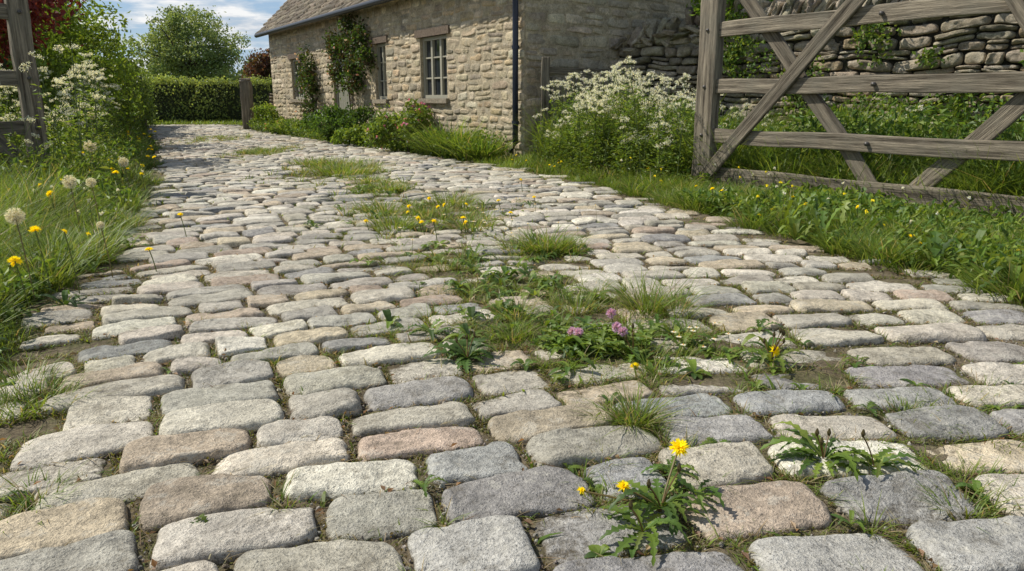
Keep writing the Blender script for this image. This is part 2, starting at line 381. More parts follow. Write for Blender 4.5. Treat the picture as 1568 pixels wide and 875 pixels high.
# ---------------------------------------------------------------- joints: grass, moss, straw, pebbles
jx=jo[jkeep];nj=len(jx)
def joint_points(n,maxd,wfun):
    m=jx[np.hypot(jx[:,0],jx[:,1])<maxd]
    i=rng.integers(0,len(m),n);J=m[i];side=rng.random(n)<.68
    a=np.where(side,rng.uniform(-1,1,n)*J[:,3],np.sign(rng.uniform(-1,1,n))*J[:,3]);b=np.where(side,np.sign(rng.uniform(-1,1,n))*J[:,4],rng.uniform(-1,1,n)*J[:,4])
    a=a+rng.normal(0,.006,n);b=b+rng.normal(0,.006,n)
    X=J[:,0]+a*np.cos(J[:,2])-b*np.sin(J[:,2]);Y=J[:,1]+a*np.sin(J[:,2])+b*np.cos(J[:,2])
    k=rng.random(n)<wfun(X,Y);return X[k],Y[k]
def wj(X,Y):
    e=np.minimum(X-LE(Y),RE(Y)-X)
    base=np.clip(vn(X*1.5,Y*1.5,seed=50)*.9+.15,0,1)*np.clip(vn(X*7,Y*7,seed=51)+.5,0,1)
    base=base+.18*np.clip(vn(X*9,Y*9,seed=52),0,1)
    return np.clip(base*.85+veg(X,Y)*.85+np.exp(-np.maximum(e,0)/.25)*.7+.5*(X>.1)*(Y<3.4)*np.clip(vn(X*3.5,Y*3.5,seed=53)+.3,0,1),0,1)
jg=MB()
for n,md,h0,ww in((64000,4.5,.030,.0028),(46000,12,.034,.006),(15000,28,.04,.012)):
    X,Y=joint_points(n,md,wj);k=len(X);vg=veg(X,Y)
    col=pick(GR+[(.19,.20,.055),(.16,.17,.045)],k);dm=rng.random(k)<.25;col[dm]=pick(DRY,dm.sum())
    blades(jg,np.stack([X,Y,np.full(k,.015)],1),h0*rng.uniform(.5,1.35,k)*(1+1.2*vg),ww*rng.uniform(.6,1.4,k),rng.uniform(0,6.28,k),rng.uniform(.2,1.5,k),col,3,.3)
X,Y=joint_points(480,3.6,lambda X,Y:np.clip(.28+.5*(X>.1)+.5*(np.minimum(X-LE(Y),RE(Y)-X)<.5),0,1)*(np.clip(vn(X*2.2,Y*2.2,seed=55)+.5,0,1)))
for a,b in zip(X,Y): clump(jg,a,b,int(rng.uniform(16,55)),rng.uniform(.012,.045),rng.uniform(.03,.075),.0032,z=.022,dry=.25,lean=.9)
jg.build('joint_grass',M_grass)
ms=MB();X,Y=joint_points(110000,5,lambda X,Y:np.clip(wj(X,Y)+.25,0,1)*.85);k=len(X)
leaves(ms,np.stack([X,Y,rng.uniform(.018,.034,k)],1),rdir(k,.3),rdir(k,2.),rng.uniform(.004,.012,k),rng.uniform(.003,.008,k),pick([(.17,.175,.042),(.13,.14,.033),(.20,.16,.062),(.13,.10,.048)],k,.3))
ms.build('moss',M_leaf)
sw_=MB();X,Y=joint_points(13000,5.5,lambda X,Y:np.full(len(X),.45)+.5*veg(X,Y));k=len(X)
blades(sw_,np.stack([X,Y,rng.uniform(.025,.044,k)],1),rng.uniform(.006,.014,k),rng.uniform(.0015,.0035,k),rng.uniform(0,6.28,k),rng.uniform(.5,2,k),pick(DRY+[(.22,.14,.08)],k,.25),3,rng.uniform(1,5,k))
X,Y=joint_points(1800,5,lambda X,Y:np.full(len(X),.5));k=len(X)
leaves(sw_,np.stack([X,Y,np.full(k,.037)],1),rdir(k,0)*[1,1,.25],rdir(k,3),rng.uniform(.012,.03,k),rng.uniform(.008,.016,k),pick([(.28,.16,.08),(.22,.13,.07),(.35,.25,.14)],k,.25))
sw_.build('dead_grass_litter',M_leaf)
ov=np.array([(1,0,0),(-1,0,0),(0,1,0),(0,-1,0),(0,0,1),(0,0,-1)],float)
of=np.array([(0,2,4),(2,1,4),(1,3,4),(3,0,4),(2,0,5),(1,2,5),(3,1,5),(0,3,5)])
mid={};V=[tuple(v) for v in ov];F=[]
def md(a,b):
    k=(min(a,b),max(a,b))
    if k not in mid: 
        m=(np.array(V[a])+np.array(V[b]))/2;m/=np.linalg.norm(m);mid[k]=len(V);V.append(tuple(m))
    return mid[k]
for a,b,c in of:
    ab,bc,ca=md(a,b),md(b,c),md(c,a);F+=[(a,ab,ca),(b,bc,ab),(c,ca,bc),(ab,bc,ca)]
IV=np.array(V);IF=np.array(F)
def pebbles(mb,X,Y,Z,sz,col):
    k=len(X);n=len(IV)
    P=IV[None]*(1+.25*rng.uniform(-1,1,(k,n,1)))*(sz[:,None]*rng.uniform(.6,1.2,(k,3)))[:,None,:]
    P=P+np.stack([X,Y,Z],1)[:,None]
    mb.add(P,(IF[None]+(np.arange(k)*n)[:,None,None]).reshape(-1,3),np.repeat(col[:,None],n,1).reshape(-1,3))
pb=MB();X,Y=joint_points(11000,4.5,lambda X,Y:np.full(len(X),.7));k=len(X)
pebbles(pb,X,Y,rng.uniform(.019,.030,k),rng.uniform(.0018,.005,k)*rng.choice([1,1,1,1.8],k),pick([(.38,.35,.30),(.28,.25,.21),(.46,.42,.36),(.22,.18,.13)],k,.2))
pb.build('joint_gravel',M_dry)

rc=MB()
for a,b,c,d in PAT[:11]:
    nn=int(42*c*d/.3*(1.3 if b<8 else 1.0))
    for i in range(min(nn,110)):
        px,py=a+rng.normal(0,c*.5),b+rng.normal(0,d*.5)
        if vn(np.array([px*3.]),np.array([py*3.]),seed=58)[0]<-.05: continue
        hh=rng.uniform(.05,.13)*(1.3 if b>5.5 else 1)
        clump(rc,px,py,int(rng.uniform(14,34)),rng.uniform(.03,.09),hh,.0045 if b<6 else .009,z=.02,dry=.2)
for (px,py,n,r,h) in [(.22,4.75,420,.14,.20),(.05,4.72,140,.12,.15),(.36,4.7,140,.1,.14),(.38,2.1,260,.045,.125),(.30,2.12,60,.03,.09),(.02,3.25,180,.09,.13),(.30,3.35,180,.1,.14),(.62,3.3,240,.08,.24),(.75,3.25,120,.06,.2),(.0,2.92,160,.05,.10),
    (.18,1.89,50,.03,.05),(-1.55,2.25,200,.12,.10),(-1.7,2.4,200,.12,.12),(-1.62,2.15,160,.1,.08),(-1.15,1.6,90,.06,.06),(-1.2,1.68,80,.06,.07),(1.18,1.75,160,.1,.06),(1.1,1.6,110,.06,.07),(1.28,1.62,90,.06,.07),(1.05,1.95,80,.05,.05),(1.4,2.0,130,.1,.06),(1.45,2.25,120,.1,.07),(1.25,2.15,100,.08,.06),(-.55,6.9,300,.2,.2),(-.9,5.6,240,.16,.18),(-.3,5.6,220,.16,.17),(-1.1,6.3,240,.18,.2),
    (-2.6,10.9,400,.4,.2),(-2.2,9.8,500,.4,.2),(-3.0,11.2,300,.3,.18),(.7,2.95,120,.06,.1),(.12,2.6,40,.03,.06),(-1.35,8.0,200,.2,.14),(-1.7,8.8,200,.2,.14)]:
    clump(rc,px,py,n,r,h,.0042 if py<4 else .0065 if py<8 else .011,z=.022,dry=.18,lean=.8)
n=30000;pi_=rng.integers(0,11,n);PA=np.array(PAT)[pi_];X=PA[:,0]+rng.normal(0,.55,n)*PA[:,2];Y=PA[:,1]+rng.normal(0,.6,n)*PA[:,3]
kk=rng.random(n)<np.clip(.1+1.5*vn(X*4,Y*4,seed=57),0,1);X,Y=X[kk],Y[kk];n=len(X);colr=pick(GR,n);dm=rng.random(n)<.22;colr[dm]=pick(DRY,dm.sum())
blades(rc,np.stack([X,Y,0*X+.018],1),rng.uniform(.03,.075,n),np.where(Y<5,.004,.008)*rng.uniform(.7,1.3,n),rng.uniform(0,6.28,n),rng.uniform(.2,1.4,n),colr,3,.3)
rc.build('grass_tufts',M_grass)
wb=MB()
for i in range(250):
    a,b,c,d=PAT[rng.integers(1,11)];px,py=a+rng.normal(0,c*.5),b+rng.normal(0,d*.5)
    if py<2.3 or py>9: continue
    rosette(wb,px,py,int(rng.uniform(5,10)),rng.uniform(.05,.13),.035,pal=GR+GD,w=rng.uniform(.009,.017),teeth=rng.random()<.5,rise=.35)
X,Y=joint_points(100,3.2,lambda X,Y:.25+.6*(X>.1))
for a,b in zip(X,Y): rosette(wb,a,b,int(rng.uniform(4,8)),rng.uniform(.03,.07),.032,pal=GR+GD,w=rng.uniform(.006,.011),teeth=rng.random()<.4,rise=.3)
wb.build('plantain_weeds',M_leaf)

def dandelion(x,y,nl,L,flowers,buds=0,dark=False,w=.02):
    r=empty('dandelion');mb=MB();rosette(mb,x,y,nl,L,.04,pal=(GD if dark else GR+GD),w=w,rise=.3)
    for i in range(buds):
        a=rng.uniform(0,6.28);h=rng.uniform(.07,.15);o=(.04*math.cos(a),.04*math.sin(a))
        p=stem(mb,x,y,.03,h,o,.002,(.20,.13,.06));tube(mb,[p-[0,0,.004],p+[0,0,.006],p+[0,0,.018]],[.003,.006,.002],(.10,.08,.03),6)
    pm=MB()
    for fx,fy,fz,fr in flowers:
        p=stem(mb,x,y,.03,fz-.03,(fx-x,fy-y),.0025,(.2,.16,.06));tube(mb,[p-[0,0,.012],p],[.004,.006],(.1,.14,.03),6);dflower(pm,p,fr)
    mb.build('leaves',M_leaf,False,r)
    if flowers: pm.build('flower_heads',M_petal,False,r)
dandelion(-.17,2.66,18,.165,[],3,True,.022)
dandelion(.36,1.60,24,.14,[(.42,1.70,.15,.027),(.27,1.62,.085,.020),(.17,1.63,.07,.012)],2,False,.012)
dandelion(.30,1.50,16,.12,[],1,False,.011)
dandelion(.42,1.78,14,.09,[],0,False,.009)
dandelion(.46,1.66,10,.10,[],0,False,.009)
dandelion(.85,1.84,28,.16,[],3,False,.014)
dandelion(.97,1.80,18,.13,[],1,False,.013)
dandelion(.97,2.62,18,.14,[(.98,2.62,.085,.026)],6,False,.014)
dandelion(.46,2.66,8,.09,[(.45,2.55,.05,.02)],2,False,.013)
cl=empty('red_clover');mb=MB();fm=MB()
for i in range(260):
    a=rng.uniform(0,6.28);r=.18*math.sqrt(rng.random());px,py=.34+r*math.cos(a)*1.2,2.80+r*math.sin(a)*.7;h=rng.uniform(.03,.085)
    p=stem(mb,px,py,.01,h,(rng.normal(0,.01),rng.normal(0,.01)),.0012,(.12,.17,.04))
    az=rng.uniform(0,6.28)+np.arange(3)*2.094;D=np.stack([np.cos(az),np.sin(az),np.full(3,.2)],1)
    leaves(mb,np.repeat(p[None],3,0),D,np.tile([[0,0,1.]],(3,1)),rng.uniform(.022,.04),rng.uniform(.018,.028),np.tile(pick(GR,1),(3,1)))
for fx,fy,fz in((.26,2.76,.10),(.41,2.77,.12),(.43,2.74,.11),(.24,2.8,.09),(.40,2.86,.15)):
    p=stem(mb,fx+.02,fy,.01,fz,(-.02,0),.002,(.14,.16,.05));n=120;D=rdir(n,.6)
    leaves(fm,p+D*.006,D,rdir(n),.018,.006,pick([(.64,.44,.70),(.72,.57,.78),(.56,.36,.62)],n,.15))
mb.build('leaves',M_leaf,False,cl);fm.build('flower_heads',M_petal,False,cl)
def daisies(pts,r=.013):
    rt=empty('daisies');mb=MB();fm=MB()
    for x,y,z in pts:
        rosette(mb,x,y,7,.05,.03,w=.009,teeth=False)
        p=stem(mb,x,y,.01,z,(rng.normal(0,.01),rng.normal(0,.01)),.0012)
        n=18;a=np.arange(n)*6.283/n;D=np.stack([np.cos(a),np.sin(a),np.full(n,.2)],1)
        leaves(fm,np.repeat(p[None],n,0),D,np.tile([[0,0,1.]],(n,1)),r,r*.32,np.tile([[.8,.8,.78]],(n,1)))
        n=14;leaves(fm,np.repeat(p[None],n,0)+[0,0,.002],rdir(n,2),rdir(n),r*.35,r*.25,np.tile([[.75,.5,.03]],(n,1)))
    mb.build('leaves',M_leaf,False,rt);fm.build('flower_heads',M_petal,False,rt)
daisies([(.77+rng.normal(0,.09),2.8+rng.normal(0,.08),rng.uniform(.04,.1)) for i in range(14)])
daisies([(-.2+rng.normal(0,.35),5.6+rng.normal(0,.5),rng.uniform(.08,.16)) for i in range(30)],.016)

# ---------------------------------------------------------------- verges
def capg(h,X,Y):
    fg=front_of_gate(X,Y);return np.where((fg<.1)&(X>1.0)&(Y<8.6),np.minimum(h,.19),h)
def verge(mb,side,y0,y1,N,offmax,hfun,w,pal=GR,dry=.08,p=1.3,o0=0.):
    Y=rng.uniform(y0,y1,N);u=o0+(offmax-o0)*rng.random(N)**p
    e=(LE(Y) if side<0 else RE(Y));nz=.16*vn(Y*1.7,Y*0+side,seed=61)+.12*vn(Y*5,Y*0+side,seed=62)
    X=e+side*(u+nz)
    den=np.clip(.75+vn(X*1.6,Y*1.6,seed=63)*.8+u*.6,0.12,1);den=np.where(u<.25,den*np.clip(vn(X*6,Y*6,seed=66)+.45,0,1),den)
    k=rng.random(N)<den;X,Y,u=X[k],Y[k],u[k];n=len(X)
    h=hfun(u,X,Y)*(1+.45*vn(X*3,Y*3,seed=64))
    if side>0: h=capg(h,X,Y)
    h=h*rng.uniform(.5,1.35,n)
    col=pick(pal,n)*(1+.28*vn(X*2.3,Y*2.3,seed=65))[:,None];dm=rng.random(n)<dry;col[dm]=pick(DRY,dm.sum())
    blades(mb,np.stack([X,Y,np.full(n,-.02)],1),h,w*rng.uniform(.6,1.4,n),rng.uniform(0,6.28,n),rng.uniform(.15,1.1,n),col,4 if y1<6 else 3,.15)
vg=MB()
hl=lambda u,X,Y:.06+.32*np.clip((u-.05)/.7,0,1)
hs=lambda u,X,Y:.045+.16*np.clip((u-.15)/.8,0,1)
verge(vg,-1,2.0,6,42000,1.6,hl,.0058)
verge(vg,-1,5,12,36000,2.6,hl,.009)
verge(vg,-1,11,25,12000,2.5,hl,.02)
hr=lambda u,X,Y:.06+.18*np.clip((u-.1)/.6,0,1)+.25*np.clip((u-1.0)/1.,0,1)*(Y<11.5)
verge(vg,1,2.9,6,54000,2.0,hr,.0058)
verge(vg,1,5.5,12,42000,3.4,hr,.009)
verge(vg,1,11,25,14000,2.2,hs,.018)
n=9000;X=rng.uniform(-26,-7,n);Y=rng.uniform(28.3,30,n)
blades(vg,np.stack([X,Y,0*X-.02],1),rng.uniform(.1,.3,n),np.full(n,.03),rng.uniform(0,6.28,n),rng.uniform(.2,1,n),pick(GR,n),2)
for i in range(90):
    Y=rng.uniform(3.4,8.8);X=RE(Y)+rng.uniform(.1,1.1);clump(vg,X,Y,190,.13,rng.uniform(.15,.30),.0065,pal=GR+GD[:1],lean=.7,dry=.08,z=0)
for i in range(36):
    Y=rng.uniform(2.6,6.5);X=LE(Y)-rng.uniform(.1,.9);clump(vg,X,Y,200,.11,rng.uniform(.2,.38),.006,lean=.5,dry=.06,z=0)
vg.build('grass_verge',M_grass)
wv=MB()
def herb(mb,n,xf,hf,size,pal,y0,y1,right=False):
    Y=rng.uniform(y0,y1,n);X=xf(Y,n);k=rng.random(n)<np.clip(.45+1.3*vn(X*1.8,Y*1.8,seed=70),0.03,1);X,Y=X[k],Y[k];n=len(X)
    H=hf(X,Y)*(1+.4*vn(X*2,Y*2,seed=71))
    if right: H=capg(H,X,Y)
    Z=H*rng.random(n)**.7
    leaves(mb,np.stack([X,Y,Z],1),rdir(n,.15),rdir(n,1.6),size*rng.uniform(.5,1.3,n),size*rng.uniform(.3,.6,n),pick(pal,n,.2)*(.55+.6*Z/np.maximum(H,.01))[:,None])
herb(wv,9000,lambda Y,n:LE(Y)-.12-1.3*rng.random(n),lambda X,Y:.22+0*X,.06,GR+GD,2.4,7)
herb(wv,9000,lambda Y,n:LE(Y)-.3-2.2*rng.random(n),lambda X,Y:.4+0*X,.08,GR+GD,6,13)
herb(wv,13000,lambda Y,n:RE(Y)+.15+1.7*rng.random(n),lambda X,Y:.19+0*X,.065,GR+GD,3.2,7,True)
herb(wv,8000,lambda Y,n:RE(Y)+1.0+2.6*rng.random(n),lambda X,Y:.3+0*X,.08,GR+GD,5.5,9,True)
wv.build('verge_weeds',M_leaf)
vr=MB()
for i in range(80):
    Y=rng.uniform(3.2,6.5);rosette(vr,RE(Y)+rng.uniform(.05,1.3),Y,10,rng.uniform(.10,.22),.04,pal=GD+GR,w=.021,teeth=rng.random()<.6,rise=.7)
for i in range(50):
    Y=rng.uniform(2.3,5.5);rosette(vr,LE(Y)-rng.uniform(-.05,.8),Y,9,rng.uniform(.08,.17),.02,pal=GD+GR,w=.016,teeth=rng.random()<.6,rise=.5)
vr.build('dock_and_dandelion_leaves',M_leaf)
fl=MB();fs=MB()
def vflower(x,y,z,r): 
    p=stem(fs,x+.02,y+.02,0,z,(-.02,-.02),.003,(.13,.17,.05));dflower(fl,p,r)
for x,y,z,r in((-2.35,3.6,.37,.032),(-2.22,3.62,.36,.018),(-2.2,3.2,.30,.032),(-2.05,4.1,.17,.025),(-2.35,5.2,.2,.025),(-3.3,6.2,.4,.03),(-3.25,5.2,.35,.03)): vflower(x,y,z,r)
for i in range(44):
    Y=rng.uniform(5,18);vflower(LE(Y)-rng.uniform(.05,1.1),Y,rng.uniform(.12,.35),.026 if Y<9 else .033)
for i in range(30):
    Y=rng.uniform(3.6,11);vflower(RE(Y)+rng.uniform(.1,.9),Y,rng.uniform(.12,.24),rng.choice([.018,.025]))
for i in range(16):
    vflower(-.6+rng.normal(0,.5),6+rng.normal(0,.8),rng.uniform(.08,.2),.022)
for i in range(90):
    Y=rng.uniform(4,10);x=LE(Y)-rng.uniform(.1,1.3) if rng.random()<.6 else RE(Y)+rng.uniform(.2,1.6)
    p=stem(fs,x,Y,0,rng.uniform(.15,.35),(0,0),.002);n=8;leaves(fl,np.repeat(p[None],n,0),rdir(n,.5),rdir(n),.018,.014,np.tile([[.9,.8,.03] if rng.random()<.4 else [.8,.8,.78]],(n,1)))
for x,y,z,r in((-2.37,3.5,.455,.042),(-2.95,4.95,.46,.045),(-2.95,5.2,.43,.035),(-4.1,7.3,.55,.06),(-3.9,7.5,.38,.05),(-5.0,9,.8,.05),(-2.25,4.0,.33,.02)):
    p=stem(fs,x+.03,y,0,z,(-.03,0),.003,(.2,.17,.08));seedhead(fl,p,r)
fl.build('verge_flowers',M_petal);fs.build('flower_stems',M_leaf)

# ---------------------------------------------------------------- cow parsley
def parsley(name,spots,pal=GR,leafn=130):
    rt=empty(name);sb=MB();fb=MB();lb=MB()
    for x,y,h in spots:
        lx,ly=rng.normal(0,.09*h,2);
        t=np.linspace(0,1,5);main=np.stack([x+lx*t**1.5,y+ly*t**1.5,h*t],1);tube(sb,main,np.linspace(.006,.003,5),(.10,.14,.04),4)
        heads=[main[-1]]
        for b in range(rng.integers(2,5)):
            t0=rng.uniform(.5,.85);p0=np.array([x+lx*t0**1.5,y+ly*t0**1.5,h*t0]);a=rng.uniform(0,6.28);l=h*(1-t0)*rng.uniform(.7,1.1)
            p1=p0+[math.cos(a)*l*.55,math.sin(a)*l*.55,l*.85];tube(sb,[p0,(p0+p1)/2+[0,0,-.02],p1],[.003,.0025,.002],(.10,.14,.04),3);heads.append(p1)
        for p in heads:
            k=rng.integers(7,12);a=rng.uniform(0,6.28,k);rr=rng.uniform(.2,1,k)**.6*rng.uniform(.035,.055)
            tl=rng.normal(0,.35,2)
            E=p+np.stack([rr*np.cos(a),rr*np.sin(a),.035-rr*.25+rr*(tl[0]*np.cos(a)+tl[1]*np.sin(a))],1)
            for e in E: 
                V=[p-[.001,0,0],p+[.001,0,0],e+[.0007,0,0],e-[.0007,0,0]];sb.add(V,[[0,1,2,3]],(.14,.18,.06))
            m=9;C=np.repeat(E,m,0)+rng.normal(0,1,(k*m,3))*[.009,.009,.007]
            leaves(fb,C,rdir(k*m),rdir(k*m,1),.011,.010,pick([(.80,.80,.76),(.85,.85,.83),(.72,.74,.65)],k*m,.05),.1)
        n=leafn;t=rng.random(n)**1.3*.85;a=rng.uniform(0,6.28,n);rr=rng.uniform(.02,.24,n)*(1.1-t)
        C=np.stack([x+lx*t+rr*np.cos(a),y+ly*t+rr*np.sin(a),h*t*.95+.02],1)
        D=np.stack([np.cos(a),np.sin(a),rng.uniform(-.3,.5,n)],1)+.5*rdir(n)
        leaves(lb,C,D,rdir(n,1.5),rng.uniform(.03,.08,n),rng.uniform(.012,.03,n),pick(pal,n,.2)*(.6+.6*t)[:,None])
    sb.build('stems',M_leaf,False,rt);fb.build('umbels',M_petal,False,rt);lb.build('leaves',M_leaf,False,rt)
sp=[]
for i in range(150):
    x=1.4+rng.normal(0,.62);y=9.9+rng.normal(0,.6)
    if x<RE(y)+.55: x=RE(y)+.55+rng.random()*.5
    sp.append((x,y,rng.uniform(.5,1.42)*(1-.2*abs(x-1.4)/1.2)))
parsley('cow_parsley',sp,leafn=180)
sp=[(LE(y)-rng.uniform(.6,2.2),y,rng.uniform(.6,1.5)) for y in rng.uniform(6.8,13,85)]
parsley('cow_parsley',sp,leafn=130)
sp=[(2.1+.74*t-.672*o,12.6-.672*t-.74*o,rng.uniform(.5,.9)) for t,o in zip(rng.uniform(1,7,18),rng.uniform(.3,1.5,18))]
parsley('cow_parsley',sp,leafn=90)
nt_=MB()
n=66000;t=rng.uniform(-.5,8.5,n);off=rng.uniform(.1,3.9,n);X=2.1+.74*t-.672*off;Y=12.6-.672*t-.74*off
H=(.82-.08*off)*(1+.55*vn(X*1.7,Y*1.7,seed=80));Z=H*rng.random(n)**.6
kk=(front_of_gate(X,Y)>.3)&(rng.random(n)<np.clip(.5+1.3*vn(X*1.1,Y*1.1,seed=82),.05,1))&((off>.1)&(X>RE(Y)+.8))
X,Y,Z,H=X[kk],Y[kk],Z[kk],H[kk];n=len(X)
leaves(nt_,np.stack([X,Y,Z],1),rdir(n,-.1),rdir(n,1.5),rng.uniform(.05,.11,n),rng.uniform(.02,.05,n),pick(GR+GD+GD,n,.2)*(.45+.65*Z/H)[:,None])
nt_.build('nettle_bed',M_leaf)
tg=MB();n=60000;t=rng.uniform(-.5,8.5,n);off=rng.uniform(.2,4.8,n);X=2.1+.74*t-.672*off;Y=12.6-.672*t-.74*off
kk=(front_of_gate(X,Y)>.1)&(X>RE(Y)+.8);X,Y,off=X[kk],Y[kk],off[kk];n=len(X)
blades(tg,np.stack([X,Y,0*X],1),(.78-.05*off)*rng.uniform(.35,1.35,n)*(1+.45*vn(X*1.5,Y*1.5,seed=84)),rng.uniform(.006,.014,n),rng.uniform(0,6.28,n),rng.uniform(.2,1.2,n),pick(GR+GD[:1],n)*(1+.35*vn(X*1.3,Y*1.3,seed=83))[:,None],4,.15)
tg.build('tall_grass',M_grass)

# ---------------------------------------------------------------- cottage
C0=np.array([.2,12.04,0.]);d_=np.array([-.530,.848,0.]);e_=np.array([.848,.530,0.]);Nf=np.array([-.848,-.530,0.]);Ng=np.array([.530,-.848,0.]);Z=np.array([0,0,1.])
LEN=15.0;DEP=4.2;EV=3.12
Fc=C0+d_*LEN
cot=empty('stone_cottage')
ops=[(2.67,3.81,1.0,2.15),(5.55,6.2,.98,2.17),(7.95,9.05,0,1.98),(11.5,12.75,.98,2.12)]
opsF=[(LEN-b,LEN-a,c,d) for a,b,c,d in ops]
WP=[(.50,.415,.275)]*4+[(.55,.465,.32)]*3+[(.41,.335,.225)]*4+[(.48,.37,.225)]*3+[(.33,.28,.20)]*2+[(.58,.50,.36)]
def masonry(mb,O,U,V,N,length,height,ops,hr=(.09,.17),wr=(.16,.46),top_fn=None,res=(8,6),pal=WP,out=(.0,.012),D=.05,joint=.009,rough=.007,quoin=(False,False),pw=9,crown=.006,wob=.02,hj=.25,ang=.03,irr=.08,facet=0):
    v=0;r_=0
    arr=[]
    while v<height-.04:
        h=rng.uniform(*hr)
        if v+h>height: h=height-v
        vm=v+h/2;segs=[(0,length)]
        if top_fn: 
            a,b=top_fn(vm);segs=[(a,b)]
        for a,b,c,dd in ops:
            if c-h*.35<vm<dd+h*.35:
                ns=[]
                for s0,s1 in segs:
                    if b<=s0 or a>=s1: ns.append((s0,s1))
                    else:
                        if a>s0: ns.append((s0,a))
                        if b<s1: ns.append((b,s1))
                segs=ns
        for s0,s1 in segs:
            u=s0
            while u<s1-1e-4:
                w=rng.uniform(*wr)*(.7+h*3)
                if quoin[0] and u==0: w=.42 if r_%2 else .26
                if s1-(u+w)<wr[0]*.8: w=s1-u
                hw_,hh_=w/2-joint*rng.uniform(.5,1.5),h/2-joint*rng.uniform(.5,1.5)
                if w>.16 and h>hr[0]*1.35 and rng.random()<.25:
                    f=rng.uniform(.38,.62)
                    arr.append((u+w/2,v+h*f/2,hw_,h*f/2-joint*.8));arr.append((u+w/2,v+h*(1+f)/2,hw_,h*(1-f)/2-joint*.8))
                else:
                    cut=hh_*rng.uniform(0,hj);arr.append((u+w/2,vm-cut*.5,hw_,hh_-cut*.5))
                u+=w
        v+=h;r_+=1
    A=np.array(arr);K=len(A)
    stones(mb,A[:,0],A[:,1],rng.normal(0,ang,K),np.maximum(A[:,2],.02),np.maximum(A[:,3],.015),rng.uniform(*out,K),rng.normal(0,.005,K),rng.normal(0,.005,K),pick(pal,K,.2,.03),res[0],res[1],O,U,V,N,D=D,pw=pw,crown=crown,rough=rough,cr=.12,irr=irr,wob=wob,facet=facet)
def obox(mb,O,U,V,N,u,v,n,col):
    P=[O+U*a+V*b+N*c for c in n for b in v for a in u]
    mb.add(P,[[0,1,3,2],[4,6,7,5],[0,4,5,1],[2,3,7,6],[0,2,6,4],[1,5,7,3]],col)
w=MB();masonry(w,Fc,-d_,Z,Nf,LEN,EV,opsF,hr=(.10,.19),wr=(.2,.5),quoin=(True,True),pw=18,crown=.0,rough=.006,D=.028,out=(-.002,.010),res=(11,8),facet=.008,irr=.09)
GW=[(.47,.40,.285)]*4+[(.52,.445,.325)]*3+[(.39,.335,.245)]*4+[(.45,.36,.24)]
masonry(w,C0,e_,Z,Ng,DEP,EV+DEP/2-.05,[],hr=(.11,.22),wr=(.22,.6),top_fn=lambda v:(0,DEP) if v<EV else (v-EV+.02,DEP-(v-EV)-.02),pal=GW,quoin=(True,False),pw=18,crown=.0,rough=.006,D=.028,out=(-.002,.010),res=(12,9),facet=.008,irr=.09)
w.build('rubble_walls',M_wall,True,cot)
mo=MB();mc=(.43,.36,.245)
def holed(O,U,N,L,H,ops,dep):
    xs=sorted({0,L,*[o[0] for o in ops],*[o[1] for o in ops]});zs=sorted({0,H,*[o[2] for o in ops],*[o[3] for o in ops]})
    for i in range(len(xs)-1):
        for j in range(len(zs)-1):
            mx,mz=(xs[i]+xs[i+1])/2,(zs[j]+zs[j+1])/2
            if any(o[0]<mx<o[1] and o[2]<mz<o[3] for o in ops): continue
            mo.add([O+U*xs[i]+Z*zs[j]+N*dep,O+U*xs[i+1]+Z*zs[j]+N*dep,O+U*xs[i+1]+Z*zs[j+1]+N*dep,O+U*xs[i]+Z*zs[j+1]+N*dep],[[0,1,2,3]],mc)
    for a,b,c,dd in ops:
        for (p,q) in(((a,c),(a,dd)),((b,dd),(b,c)),((a,dd),(b,dd)),((b,c),(a,c))):
            mo.add([O+U*p[0]+Z*p[1]+N*dep,O+U*q[0]+Z*q[1]+N*dep,O+U*q[0]+Z*q[1]-N*.22,O+U*p[0]+Z*p[1]-N*.22],[[0,1,2,3]],mc)
holed(Fc,-d_,Nf,LEN,EV+.05,opsF,-.008)
B0=C0+Ng*-.008
mo.add([B0,B0+e_*DEP,B0+e_*DEP+Z*EV,B0+Z*EV],[[0,1,2,3]],mc);mo.add([B0+e_*DEP+Z*EV,B0+e_*DEP/2+Z*(EV+DEP/2),B0+Z*EV],[[0,1,2]],mc)
b1=C0+e_*DEP;mo.add([b1,b1+d_*LEN,b1+d_*LEN+Z*EV,b1+Z*EV],[[0,1,2,3]],mc)
f1=Fc+Ng*.0;mo.add([f1,f1+e_*DEP,f1+e_*DEP+Z*EV,f1+Z*EV],[[0,1,2,3]],mc);mo.add([f1+e_*DEP+Z*EV,f1+e_*DEP/2+Z*(EV+DEP/2),f1+Z*EV],[[0,1,2]],mc)
mo.build('mortar_core',M_wall,False,cot)
rf=MB();pit=math.radians(45);OV=.28
Vr=(-Nf*math.cos(pit)+Z*math.sin(pit));Nr=(Nf*math.sin(pit)+Z*math.cos(pit))
Or=Fc+Nf*OV+Z*(EV-OV+.12)+d_*.25;RL=LEN+.5;SL=(DEP/2+OV)/math.cos(pit)
v=0;A=[];ex_=.21
while v<SL:
    u=-rng.uniform(0,.2)
    while u<RL:
        wd=rng.uniform(.2,.42);A.append((min(u+wd/2,RL-.05),v+.12,wd/2-.004,.15));u+=wd
    v+=ex_;ex_=max(.13,ex_*.975)
A=np.array(A);K=len(A)
stones(rf,A[:,0],A[:,1],rng.normal(0,.015,K),A[:,2],A[:,3],rng.uniform(.03,.06,K),rng.normal(0,.006,K),np.full(K,-.03),pick([(.15,.12,.085),(.185,.15,.105),(.12,.098,.07),(.22,.18,.13)],K,.25,.03),7,6,Or,-d_,Vr,Nr,D=.055,pw=22,crown=0,rough=.005,cr=.05)
obox(rf,Or,-d_,Vr,Nr,(0,RL),(0.02,SL),(-.06,.0),(.07,.055,.04))
